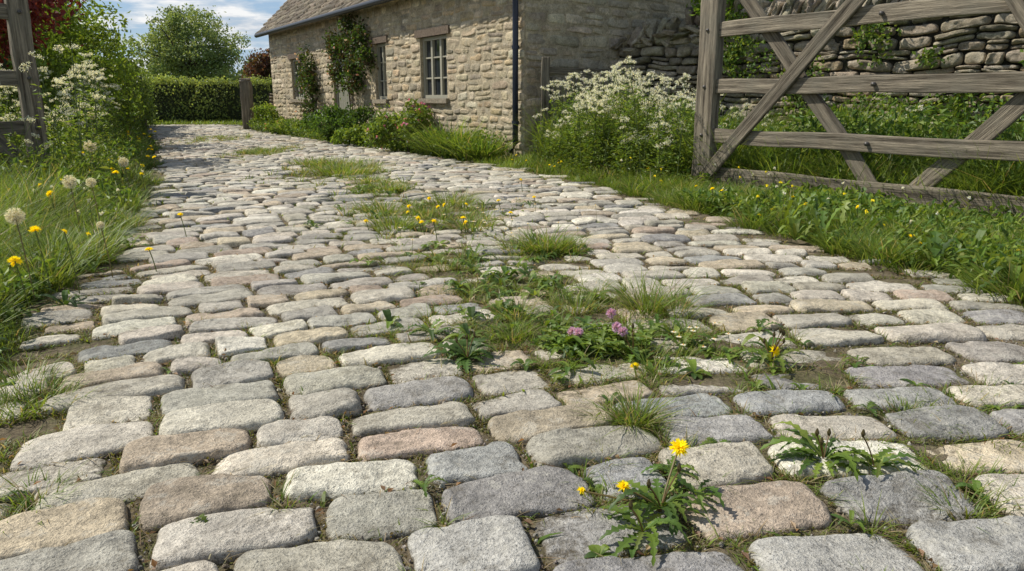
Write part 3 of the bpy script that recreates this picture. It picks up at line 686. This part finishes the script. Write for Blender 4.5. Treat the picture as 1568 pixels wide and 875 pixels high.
Vb=(Nf*math.cos(pit)+Z*math.sin(pit));Nb=(-Nf*math.sin(pit)+Z*math.cos(pit));Ob=Or-Nf*(2*OV+DEP)
obox(rf,Ob,-d_,Vb,Nb,(0,RL),(0,SL-.01),(-.06,.03),(.16,.13,.10))
rf.build('stone_slate_roof',M_roof,True,cot)
rp=MB();a=Fc+Nf*(OV+.05)+Z*(EV-OV+.09)+d_*.2
tube(rp,[a,a-d_*7,a-d_*(LEN+.4)],.065,(.022,.024,.03),10)
pp=C0+d_*.14+Nf*.085
tube(rp,[pp+Nf*.2+Z*(EV-.2),pp+Nf*.1+Z*(EV-.3),pp+Z*(EV-.45),pp+Z*2,pp+Z*.3,pp+Nf*.08+Z*.15],.048,(.016,.022,.045),10)
for zz in(.6,1.75,2.6): tube(rp,[pp+Z*zz,pp+Z*(zz+.05)],.06,(.016,.022,.045),10)
rp.build('gutter_and_downpipe',M_pipe,True,cot)
wn=MB();gl=MB();ld=MB();ss=MB();fc=(.36,.34,.26)
U=-d_
for i,(a,b,c,dd) in enumerate(opsF):
    O=Fc+Nf*-.13
    if c==0:
        obox(wn,O,U,Z,Nf,(a,a+.07),(c,dd),(0,.06),(.30,.28,.23));obox(wn,O,U,Z,Nf,(b-.07,b),(c,dd),(0,.06),(.30,.28,.23));obox(wn,O,U,Z,Nf,(a+.07,b-.07),(dd-.07,dd),(0,.06),(.30,.28,.23))
        m=6;wp=(b-a-.14)/m
        for q in range(m): obox(wn,O,U,Z,Nf,(a+.07+q*wp+.004,a+.07+(q+1)*wp-.004),(.03,dd-.07),(0,.03),(.25,.245,.19))
        obox(ld,Fc+Nf*-.1,U,Z,Nf,(a-.12,b+.12),(dd,dd+.16),(0,.135),(.16,.125,.09))
        continue
    obox(gl,O,U,Z,Nf,(a+.03,b-.03),(c+.03,dd-.03),(-.01,.005),(.025,.03,.035))
    t=.065
    obox(wn,O,U,Z,Nf,(a,a+t),(c,dd),(0,.06),fc);obox(wn,O,U,Z,Nf,(b-t,b),(c,dd),(0,.06),fc);obox(wn,O,U,Z,Nf,(a+t,b-t),(dd-t,dd),(0,.06),fc);obox(wn,O,U,Z,Nf,(a+t,b-t),(c,c+t),(0,.062),fc)
    k=3 if b-a>1 else 2;
    for q in range(1,k):
        m=a+(b-a)*q/k;obox(wn,O,U,Z,Nf,(m-.035,m+.035),(c+t,dd-t),(0,.055),fc)
    for q in range(k):
        x0=a+(b-a)*q/k+.035;x1=a+(b-a)*(q+1)/k-.035
        for zz in(1,2): 
            z0=c+(dd-c)*zz/3;obox(wn,O,U,Z,Nf,(x0,x1),(z0-.014,z0+.014),(.005,.04),fc)
    obox(ss,Fc+Nf*-.1,U,Z,Nf,(a-.08,b+.08),(c-.09,c),(0,.165),(.46,.39,.28))
    obox(ld,Fc+Nf*-.1,U,Z,Nf,(a-.16,b+.16),(dd,dd+.14),(0,.135),(.15,.115,.085))
wn.build('window_frames_and_door',M_paint,False,cot);gl.build('window_panes',M_glass,False,cot);ld.build('oak_lintels',M_bark,False,cot);ss.build('stone_sills',M_wall,False,cot)
def climber(name,sc,zc,rs,rz,n,paths,flowers=14):
    rt=empty(name);mb=MB();tb=MB();fb=MB()
    k=16;ls=sc+rng.uniform(-1,1,k)*rs;lz=zc+rng.uniform(-1,1,k)*rz*np.sqrt(np.clip(1-((ls-sc)/rs)**2,0.05,1))
    i=rng.integers(0,k,n);S_=ls[i]+rng.normal(0,.15,n);Z_=np.clip(lz[i]+rng.normal(0,.14,n),.05,9);o=rng.uniform(.04,.35,n)
    P=C0+d_*S_[:,None]+Nf*o[:,None]+Z*Z_[:,None]
    leaves(mb,P,rdir(n,-.4),unit(Nf+.9*rdir(n)),rng.uniform(.06,.12,n),rng.uniform(.04,.07,n),pick(GD+[(.09,.10,.03),(.10,.07,.035)],n,.25)*.75);mb.build('leaves',M_leaf,False,rt)
    for pt in paths: tube(tb,[C0+d_*a+Nf*.07+Z*b for a,b in pt],.016,(.13,.10,.075),5)
    for j in range(k): tube(tb,[C0+d_*sc+Nf*.06+Z*(zc-rz*.6),C0+d_*((sc+ls[j])/2)+Nf*.08+Z*((zc+lz[j])/2),C0+d_*ls[j]+Nf*.2+Z*lz[j]],[.01,.007,.004],(.13,.10,.075),4)
    tb.build('stems',M_bark,True,rt)
    fn=flowers;fi=rng.integers(0,n,fn);FP=P[fi]+Nf*.08
    for q in range(7): leaves(fb,FP,rdir(fn),rdir(fn)+Nf,.04,.035,pick([(.75,.45,.40),(.8,.7,.6)],fn,.1))
    fb.build('flowers',M_petal,False,rt)
climber('climbing_rose',7.4,2.0,1.15,.68,3200,[[(7.7,0),(7.65,.6),(7.75,1.2),(7.6,1.7)],[(7.5,0),(7.55,.8),(7.3,1.6),(7.0,2.2)]])
climber('climbing_rose',10.7,1.3,.45,.85,1300,[[(10.8,0),(10.7,.7),(10.75,1.4),(10.5,2.1)],[(10.6,0),(10.6,1),(10.9,1.8)]],8)
def wpt(s_,off): p=C0+d_*s_+Nf*off;return p[0],p[1]
for s_,off,h,r,nn,pal,fl_,nm in((14.2,.5,.75,.55,1800,GR,None,'garden_shrub'),(12.2,.6,.45,.6,1500,GR,(40,.05,[(.75,.25,.35),(.8,.5,.1)]),'flowering_shrub'),(6.6,.7,.9,.95,4200,GD,None,'garden_shrub'),(9.9,.5,.35,.4,1200,GR,None,'garden_shrub'),(5.3,.8,.45,.6,2000,GR,None,'garden_shrub'),(4.3,.55,.85,.55,2400,GR+[(.12,.17,.09)],(30,.04,[(.75,.75,.7)]),'flowering_shrub'),(2.9,.75,.72,.8,3600,GR+[(.16,.2,.04)],(60,.045,[(.65,.15,.35),(.7,.35,.5)]),'flowering_shrub'),(3.4,.35,.95,.4,1200,GR,(40,.045,[(.6,.2,.4)]),'flowering_shrub')):
    X,Y=wpt(s_,off);bush(nm,(X,Y,h*.45),(r,r*.8,h*.55),nn,.085,pal,18,limbs=True,flowers=fl_,lump_r=.4)
gp=MB()
for s_,n,h in((1.6,420,.8),(1.1,360,.65),(2.0,300,.5),(0.5,420,.55),(11.2,300,.5)):
    X,Y=wpt(s_,.55);clump(gp,X,Y,n,.35,h,.022,pal=GR+GD,lean=.5,dry=.03)
gp.build('iris_leaves',M_grass)
hb=MB();n=8000;s_=rng.uniform(.2,14.5,n);off=rng.uniform(.1,1.0,n);Pp=C0+d_*s_[:,None]+Nf*off[:,None];H=.32*(1+.6*vn(s_*1.3,off,seed=90));Zz=H*rng.random(n)**.6
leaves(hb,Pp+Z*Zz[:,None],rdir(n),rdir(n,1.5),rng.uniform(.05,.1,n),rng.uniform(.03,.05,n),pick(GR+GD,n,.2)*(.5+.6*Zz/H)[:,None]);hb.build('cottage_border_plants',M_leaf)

# ---------------------------------------------------------------- dry stone wall
dw=empty('dry_stone_wall');mb=MB();A0=np.array([1.75,13.0,0]);Ud=np.array([.740,-.672,0]);Nd=np.array([-.672,-.740,0]);DL=10.5;DH=2.12
def wtop(u): return min(DH,1.78+u*.2)
DP=[(.38,.32,.225)]*4+[(.44,.375,.27)]*3+[(.29,.245,.175)]*4+[(.50,.43,.32)]*2+[(.38,.29,.18)]*2
masonry(mb,A0,Ud,Z,Nd,DL,DH,[],hr=(.07,.19),wr=(.14,.5),top_fn=lambda v:(max(0,(v-1.74)*5),DL),res=(20,14),pal=DP,out=(-.03,.04),D=.11,joint=.003,rough=.015,pw=24,crown=0,wob=.05,hj=.25,ang=.06,irr=.11,facet=.06)
mb.build('face_stones',M_dry,True,dw)
cb=MB();obox(cb,A0,Ud,Z,Nd,(0.0,DL-.01),(-.05,1.74),(-.5,-.08),(.05,.044,.03));obox(cb,A0,Ud,Z,Nd,(1.8,DL),(1.74,DH-.03),(-.49,-.083),(.05,.044,.03));cb.build('hearting',M_dry,False,dw)
def cube_sphere(k=8):
    V=[];F=[];
    for ax in range(3):
        for sg in(-1,1):
            b=len(V)
            for i in range(k):
                for j in range(k):
                    p=[0,0,0];p[ax]=sg;p[(ax+1)%3]=-1+2*i/(k-1);p[(ax+2)%3]=(-1+2*j/(k-1))*sg;V.append(p)
            for i in range(k-1):
                for j in range(k-1): F.append([b+i*k+j,b+(i+1)*k+j,b+(i+1)*k+j+1,b+i*k+j+1])
    V=np.array(V,float);r=(np.abs(V)**9).sum(1)**(1/9);return V/r[:,None],np.array(F)
CV,CF=cube_sphere()
def rock(mb,c,sz,rot,col,nz=.2):
    V=CV.copy()
    for q in range(6):
        n_=rdir(1)[0];d=V@n_;o=rng.uniform(.75,1.15);V=V-np.maximum(0,d-o)[:,None]*n_*.9
    V=V*(1+nz*fbm(CV[:,0]*1.7+c[0]*9,CV[:,1]*1.7+c[1]*9,CV[:,2]*1.7,3)[:,None])*np.array(sz)
    V=V@np.array(rot.to_3x3()).T+np.array(c);mb.add(V,CF,col)
cp=MB();u=0.05;base=Matrix(((Ud[0],-Nd[0],0),(Ud[1],-Nd[1],0),(0,0,1))).to_4x4()
while u<DL:
    th=rng.uniform(.035,.085);hh=rng.uniform(.11,.19);P=A0+Ud*(u+th)-Nd*.2+Z*(wtop(u)+hh*.75)
    rt=base@Matrix.Rotation(rng.normal(.45,.2),4,'Y')@Matrix.Rotation(rng.normal(0,.12),4,'Z')@Matrix.Rotation(rng.normal(0,.1),4,'X')
    rock(cp,P,(th,rng.uniform(.2,.3),hh),rt,pick([(.48,.415,.31),(.41,.35,.255),(.53,.465,.36),(.30,.26,.19)],1)[0]);u+=th*1.9
for i in range(22):
    uu=rng.uniform(.0,1.9);P=A0+Ud*uu+Nd*rng.uniform(-.3,.06)+Z*(wtop(uu)+rng.uniform(-.08,.03));rock(cp,P,(rng.uniform(.1,.2),rng.uniform(.1,.16),rng.uniform(.03,.055)),base@Matrix.Rotation(rng.normal(.2,.25),4,'Y')@Matrix.Rotation(rng.uniform(0,3),4,'Z'),pick([(.43,.365,.26),(.35,.295,.21)],1)[0])
cp.build('coping_stones',M_dry,True,dw)
bush('wall_shrub',(3.55,11.9,2.45),(1.15,.55,.6),5200,.09,[(.17,.27,.035),(.21,.31,.04),(.13,.22,.035)],26)
bush('wall_shrub',(7.0,9.2,2.75),(2.0,.5,.35),4800,.08,GR+GD,30)
iv=MB()
for uu,zz,rr,n in((2.2,1.7,.45,700),(3.2,1.2,.35,400),(4.1,1.8,.28,260),(5.2,.9,.4,380),(6.0,1.6,.22,140),(6.9,1.05,.3,220),(8.0,1.3,.3,200),(4.8,1.5,.15,80),(6.4,1.95,.2,120)):
    a=rng.uniform(0,6.28,n);q=rr*rng.random(n)**.7*(1+.5*vn(a*1.3,a*0+uu,seed=99));P=A0+Ud*(uu+q*np.cos(a))[:,None]+Z*(zz+q*np.sin(a))[:,None]+Nd*rng.uniform(.05,.16,n)[:,None]
    leaves(iv,P,rdir(n,-.6),unit(Nd+.7*rdir(n)),rng.uniform(.04,.08,n),rng.uniform(.03,.055,n),pick(GR+GD,n,.25))
iv.build('ivy',M_leaf)

# ---------------------------------------------------------------- timber
def beam(root,name,p0,p1,w,t,nrm,ext=0.,bev=.012):
    p0=Vector(p0);p1=Vector(p1);ax=(p1-p0).normalized();n=Vector(nrm).normalized();n=(n-ax*n.dot(ax)).normalized();s_=n.cross(ax)
    L=(p1-p0).length+2*ext;k=14
    V=[];F=[]
    ph=rng.uniform(0,10)
    for i in range(k+1):
        x=-L/2+L*i/k;wob=.006*math.sin(ph+i*1.1)+rng.normal(0,.0015)
        for a,b in((-1,-1),(1,-1),(1,1),(-1,1)): V.append((x,a*w/2+wob+rng.normal(0,.0015),b*t/2+rng.normal(0,.001)))
    for i in range(k):
        for j in range(4): F.append((i*4+j,i*4+(j+1)%4,(i+1)*4+(j+1)%4,(i+1)*4+j))
    F.append((3,2,1,0));F.append((k*4,k*4+1,k*4+2,k*4+3))
    me=bpy.data.meshes.new(name);me.from_pydata(V,[],F);me.update();me.materials.append(M_wood)
    ob=bpy.data.objects.new(name,me);scene.collection.objects.link(ob)
    M=Matrix((ax,s_,n)).transposed().to_4x4();M.translation=(p0+p1)/2;ob.matrix_world=M;ob.parent=root
    bm=ob.modifiers.new('b','BEVEL');bm.width=bev;bm.segments=2;bm.limit_method='ANGLE'
    return ob
def gate(P,dirv,length,zs,post_w,top,braces,stile_t=.13):
    g=empty('wooden_field_gate');P=np.array(P);dv=np.array(dirv);nr=np.array([dv[1],-dv[0],0.]) 
    if nr.dot(-P)<0: nr=-nr
    def pt(u,z,o=0): return tuple(P+dv*u+Z*z+nr*o)
    beam(g,'stile',pt(0,.02),pt(0,top),post_w,stile_t,nr,bev=.02)
    beam(g,'heel_stile',pt(length,0),pt(length,top),post_w,stile_t,nr,bev=.02)
    for i,z in enumerate(zs): beam(g,'rail_%d'%(i+1),pt(.05,z),pt(length-.05,z),.15 if i else .2,.05,nr)
    for i,(u0,z0,u1,z1,o) in enumerate(braces): beam(g,'brace_%d'%(i+1),pt(u0,z0,o),pt(u1,z1,o),.15,.035,nr,.05)
    bl=MB()
    for z in zs:
        for u in(0.,length*.45,length):
            p=np.array(pt(u,z,.07 if u in(0.,length) else .05));tube(bl,[p-nr*.02,p+nr*.005,p+nr*.012],[.02,.02,.006],(.1,.09,.08),8)
    bl.build('bolts',M_pipe,True,g)
    return g
dg=np.array([.537,-.843,0.])
gate((2.13,8.3,0),dg,4.3,[.18,.61,1.12,1.70,2.15],.25,2.5,[(.02,.12,2.0,2.15,.05),(.3,2.1,2.05,.15,-.05),(2.3,.15,4.15,2.08,-.05),(2.65,2.15,4.2,.1,.05)])
gate((-5.05,8.0,0),(-.62,-.785,0),3.6,[.2,.7,1.2,1.85],.2,2.5,[(.1,.25,1.6,2.0,.05),(.05,.15,1.3,1.45,-.05)],.1)
gp_=empty('wooden_gatepost');beam(gp_,'post',(-8.55,24.6,0),(-8.55,24.6,1.55),.34,.3,(0,-1,0),bev=.05);rock_mb=MB()
rock(rock_mb,(-8.55,24.6,1.56),(.16,.15,.05),Matrix.Identity(4),(.22,.19,.15));rock_mb.build('post_cap',M_bark,True,gp_)
gg=empty('garden_gate');a=np.array([.52,11.95,0]);b=np.array([1.62,12.35,0])
for p,h in((a,1.62),(b,1.5)): beam(gg,'post',p,p+Z*h,.13,.13,(0,-1,0))
beam(gg,'top_rail',a+Z*1.42,b+Z*1.40,.1,.05,(0,-1,0));beam(gg,'mid_rail',a+Z*.95,b+Z*.93,.09,.05,(0,-1,0));beam(gg,'bottom_rail',a+Z*.4,b+Z*.4,.09,.05,(0,-1,0))
for i in range(6):
    p=a+(b-a)*(i+.7)/6.4+np.array([0,-.045,0]);beam(gg,'pale_%d'%(i+1),p+Z*.2,p+Z*1.32,.09,.02,(0,-1,0))
gw=empty('garden_wall');mb=MB();masonry(mb,np.array([-8.3,26.,0]),np.array([1.,0,0]),Z,np.array([0,-1.,0]),3.5,1.15,[],res=(7,5),pal=DP,out=(-.01,.03),D=.08);mb.build('face_stones',M_dry,True,gw)
mb=MB();obox(mb,np.array([-8.3,26.,0]),np.array([1.,0,0]),Z,np.array([0,-1.,0]),(0,3.5),(0,1.18),(-.4,-.03),(.12,.1,.08));mb.build('hearting',M_dry,False,gw)

# ---------------------------------------------------------------- hedges, shrubs, trees
def hedge(name,p0,p1,th,h,n,size,pal):
    rt=empty(name);p0=np.array([*p0,0.]);p1=np.array([*p1,0.]);L=np.linalg.norm(p1-p0);U=(p1-p0)/L;N_=np.array([U[1],-U[0],0])
    f=rng.random(n);u=rng.uniform(0,L,n);top=f<.35;side=np.where(rng.random(n)<.5,1,-1)
    o=np.where(top,rng.uniform(-1,1,n)*th/2,side*th/2);z=np.where(top,h,rng.uniform(.03,1,n)*h)
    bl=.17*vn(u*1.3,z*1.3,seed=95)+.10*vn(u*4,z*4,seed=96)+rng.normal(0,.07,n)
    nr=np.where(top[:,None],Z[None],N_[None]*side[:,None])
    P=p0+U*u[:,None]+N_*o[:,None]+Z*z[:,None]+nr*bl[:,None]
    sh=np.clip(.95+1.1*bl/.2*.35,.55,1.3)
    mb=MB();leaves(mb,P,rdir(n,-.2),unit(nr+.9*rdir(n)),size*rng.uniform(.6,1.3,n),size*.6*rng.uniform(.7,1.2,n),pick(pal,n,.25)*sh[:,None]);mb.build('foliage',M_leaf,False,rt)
    cb=MB();obox(cb,p0,U,Z,N_,(0.05,L-.05),(0,h-.12),(-th/2+.15,th/2-.15),(.04,.055,.02));cb.build('core',M_leaf,False,rt)
hedge('hawthorn_hedge',(-30,29.6),(-6,30.8),1.1,1.65,30000,.11,[(.24,.31,.09),(.28,.34,.10),(.19,.25,.075)])
hedge('field_hedge',(-13.5,27),(-8.9,14.2),1.2,1.9,14000,.10,[(.14,.21,.04),(.17,.24,.045)])
RED=[(.20,.035,.03),(.14,.028,.028),(.25,.055,.04)]
bush('red_leaved_shrub',(-8.1,11.9,2.55),(1.7,1.4,1.25),7500,.11,RED,34)
bush('green_shrub',(-8.9,15.4,1.75),(1.3,1.6,1.35),10000,.10,[(.17,.26,.035),(.22,.30,.04),(.13,.20,.03)],36)
bush('green_shrub',(-7.9,12.6,1.2),(1.2,1.5,1.0),7000,.09,[(.18,.27,.035),(.15,.23,.035)],30)
bush('green_shrub',(-8.0,9.4,.9),(1.3,1.3,.9),6000,.09,GR,30)
bush('green_shrub',(-11.5,20.5,1.6),(1.4,2.2,1.5),8000,.13,[(.13,.20,.03),(.17,.25,.035)],30)
bush('copper_leaved_shrub',(-10.2,33,1.5),(1.6,1.2,1.5),4500,.16,[(.11,.05,.04),(.14,.07,.045),(.09,.07,.03)],26)
TG=[(.16,.23,.065),(.19,.26,.075),(.13,.18,.055)]
bush('willow_tree',(-19.2,46,3.6),(3.8,3.0,2.8),17000,.18,[(.23,.30,.12),(.26,.33,.14),(.18,.25,.10)],110,trunk=(-19.2,46,.25),lump_r=.20)
bush('ash_tree',(-24.5,40,2.6),(3.0,2.6,2.0),12000,.2,TG,60,trunk=(-24.5,40,.22),lump_r=.27)
bush('field_maple_tree',(-17.5,24,2.2),(2.4,2.4,1.8),12000,.16,TG,56,trunk=(-17.5,24,.2),lump_r=.27)
bush('field_maple_tree',(-15.4,52,2.6),(2.6,2,1.7),7000,.24,TG,36,trunk=(-15.4,52,.2),lump_r=.3)
bush('apple_tree',(5.2,16.5,3.0),(2.4,1.6,2.0),10000,.13,[(.17,.26,.04),(.14,.22,.04)],44,trunk=(5.2,16.5,.14),lump_r=.32)
bush('apple_tree',(9.5,13.5,3.0),(2.6,2,2.),10000,.13,TG,44,trunk=(9.5,13.5,.14),lump_r=.32)
dt=MB();
for i in range(70):
    x=-75+i*2.2+rng.normal(0,1);y=rng.uniform(66,80);h=rng.uniform(2.5,5.0);n=450;dd=rdir(n,.2)
    P=np.array([x,y,h*.5])+dd*np.array([2.4,2,h*.55])*rng.uniform(.5,1.05,(n,1));P[:,2]=np.maximum(P[:,2],.0)
    leaves(dt,P,rdir(n),unit(dd+.7*rdir(n)),.55,.4,pick([(.13,.17,.08),(.16,.20,.09),(.11,.145,.07)],n,.2)*rng.uniform(.8,1.2))
dt.build('distant_trees',M_leaf)

# ---------------------------------------------------------------- light, sky, camera
to=Vector((-.86,.22,0)).normalized();el=R(50);az=math.atan2(to.x,to.y)
sd=Vector((to.x*math.cos(el),to.y*math.cos(el),math.sin(el)))
sl=bpy.data.lights.new('sun','SUN');sl.energy=4.9;sl.angle=R(.55);sl.color=(1,.95,.855);so=bpy.data.objects.new('sun',sl);scene.collection.objects.link(so);so.rotation_euler=sd.to_track_quat('Z','Y').to_euler();so.location=(-20,10,30)
wd=bpy.data.worlds.new('World');scene.world=wd;wd.use_nodes=True;nt=wd.node_tree;nt.nodes.clear();k=NT(nt)
out=k.n('ShaderNodeOutputWorld');bg=k.n('ShaderNodeBackground');k.l(bg.outputs[0],out.inputs[0]);bg.inputs[1].default_value=.095
sky=k.n('ShaderNodeTexSky',sky_type='NISHITA');sky.sun_disc=False;sky.sun_elevation=el;sky.sun_rotation=az%(2*math.pi);sky.dust_density=.5
tc=k.n('ShaderNodeTexCoord');sx=k.n('ShaderNodeSeparateXYZ');k.l(tc.outputs['Generated'],sx.inputs[0])
zc=k.math('MAXIMUM',k.math('ADD',sx.outputs[2],.10),.03)
cb_=k.n('ShaderNodeCombineXYZ');k.l(k.math('DIVIDE',sx.outputs[0],zc),cb_.inputs[0]);k.l(k.math('DIVIDE',sx.outputs[1],zc),cb_.inputs[1])
n1=k.noise(cb_.outputs[0],1.3,9,.57);n2=k.noise(cb_.outputs[0],2.6,7,.6)
cl_=k.math('MULTIPLY',k.mr(n1,.45,.58,0,.95),k.mr(sx.outputs[2],.25,.6,1,.25))
cc=k.mix(k.mr(n2,.38,.60,0,1),(6.0,6.5,7.2),(10.2,10.2,10.1))
blue=k.mix(k.mr(sx.outputs[2],.0,.35,.6,0.),sky.outputs[0],(3.0,5.0,8.4))
col=k.mix(cl_,blue,cc);k.l(col,bg.inputs[0])
cam=bpy.data.cameras.new('camera');co=bpy.data.objects.new('camera',cam);scene.collection.objects.link(co);scene.camera=co
co.location=(0,0,1.0);co.rotation_euler=(R(90-14.2),0,0);cam.sensor_width=36;cam.lens=26;cam.clip_start=.05;cam.clip_end=2000
scene.view_settings.view_transform='Standard';scene.view_settings.look='None';scene.view_settings.exposure=0;scene.view_settings.gamma=1
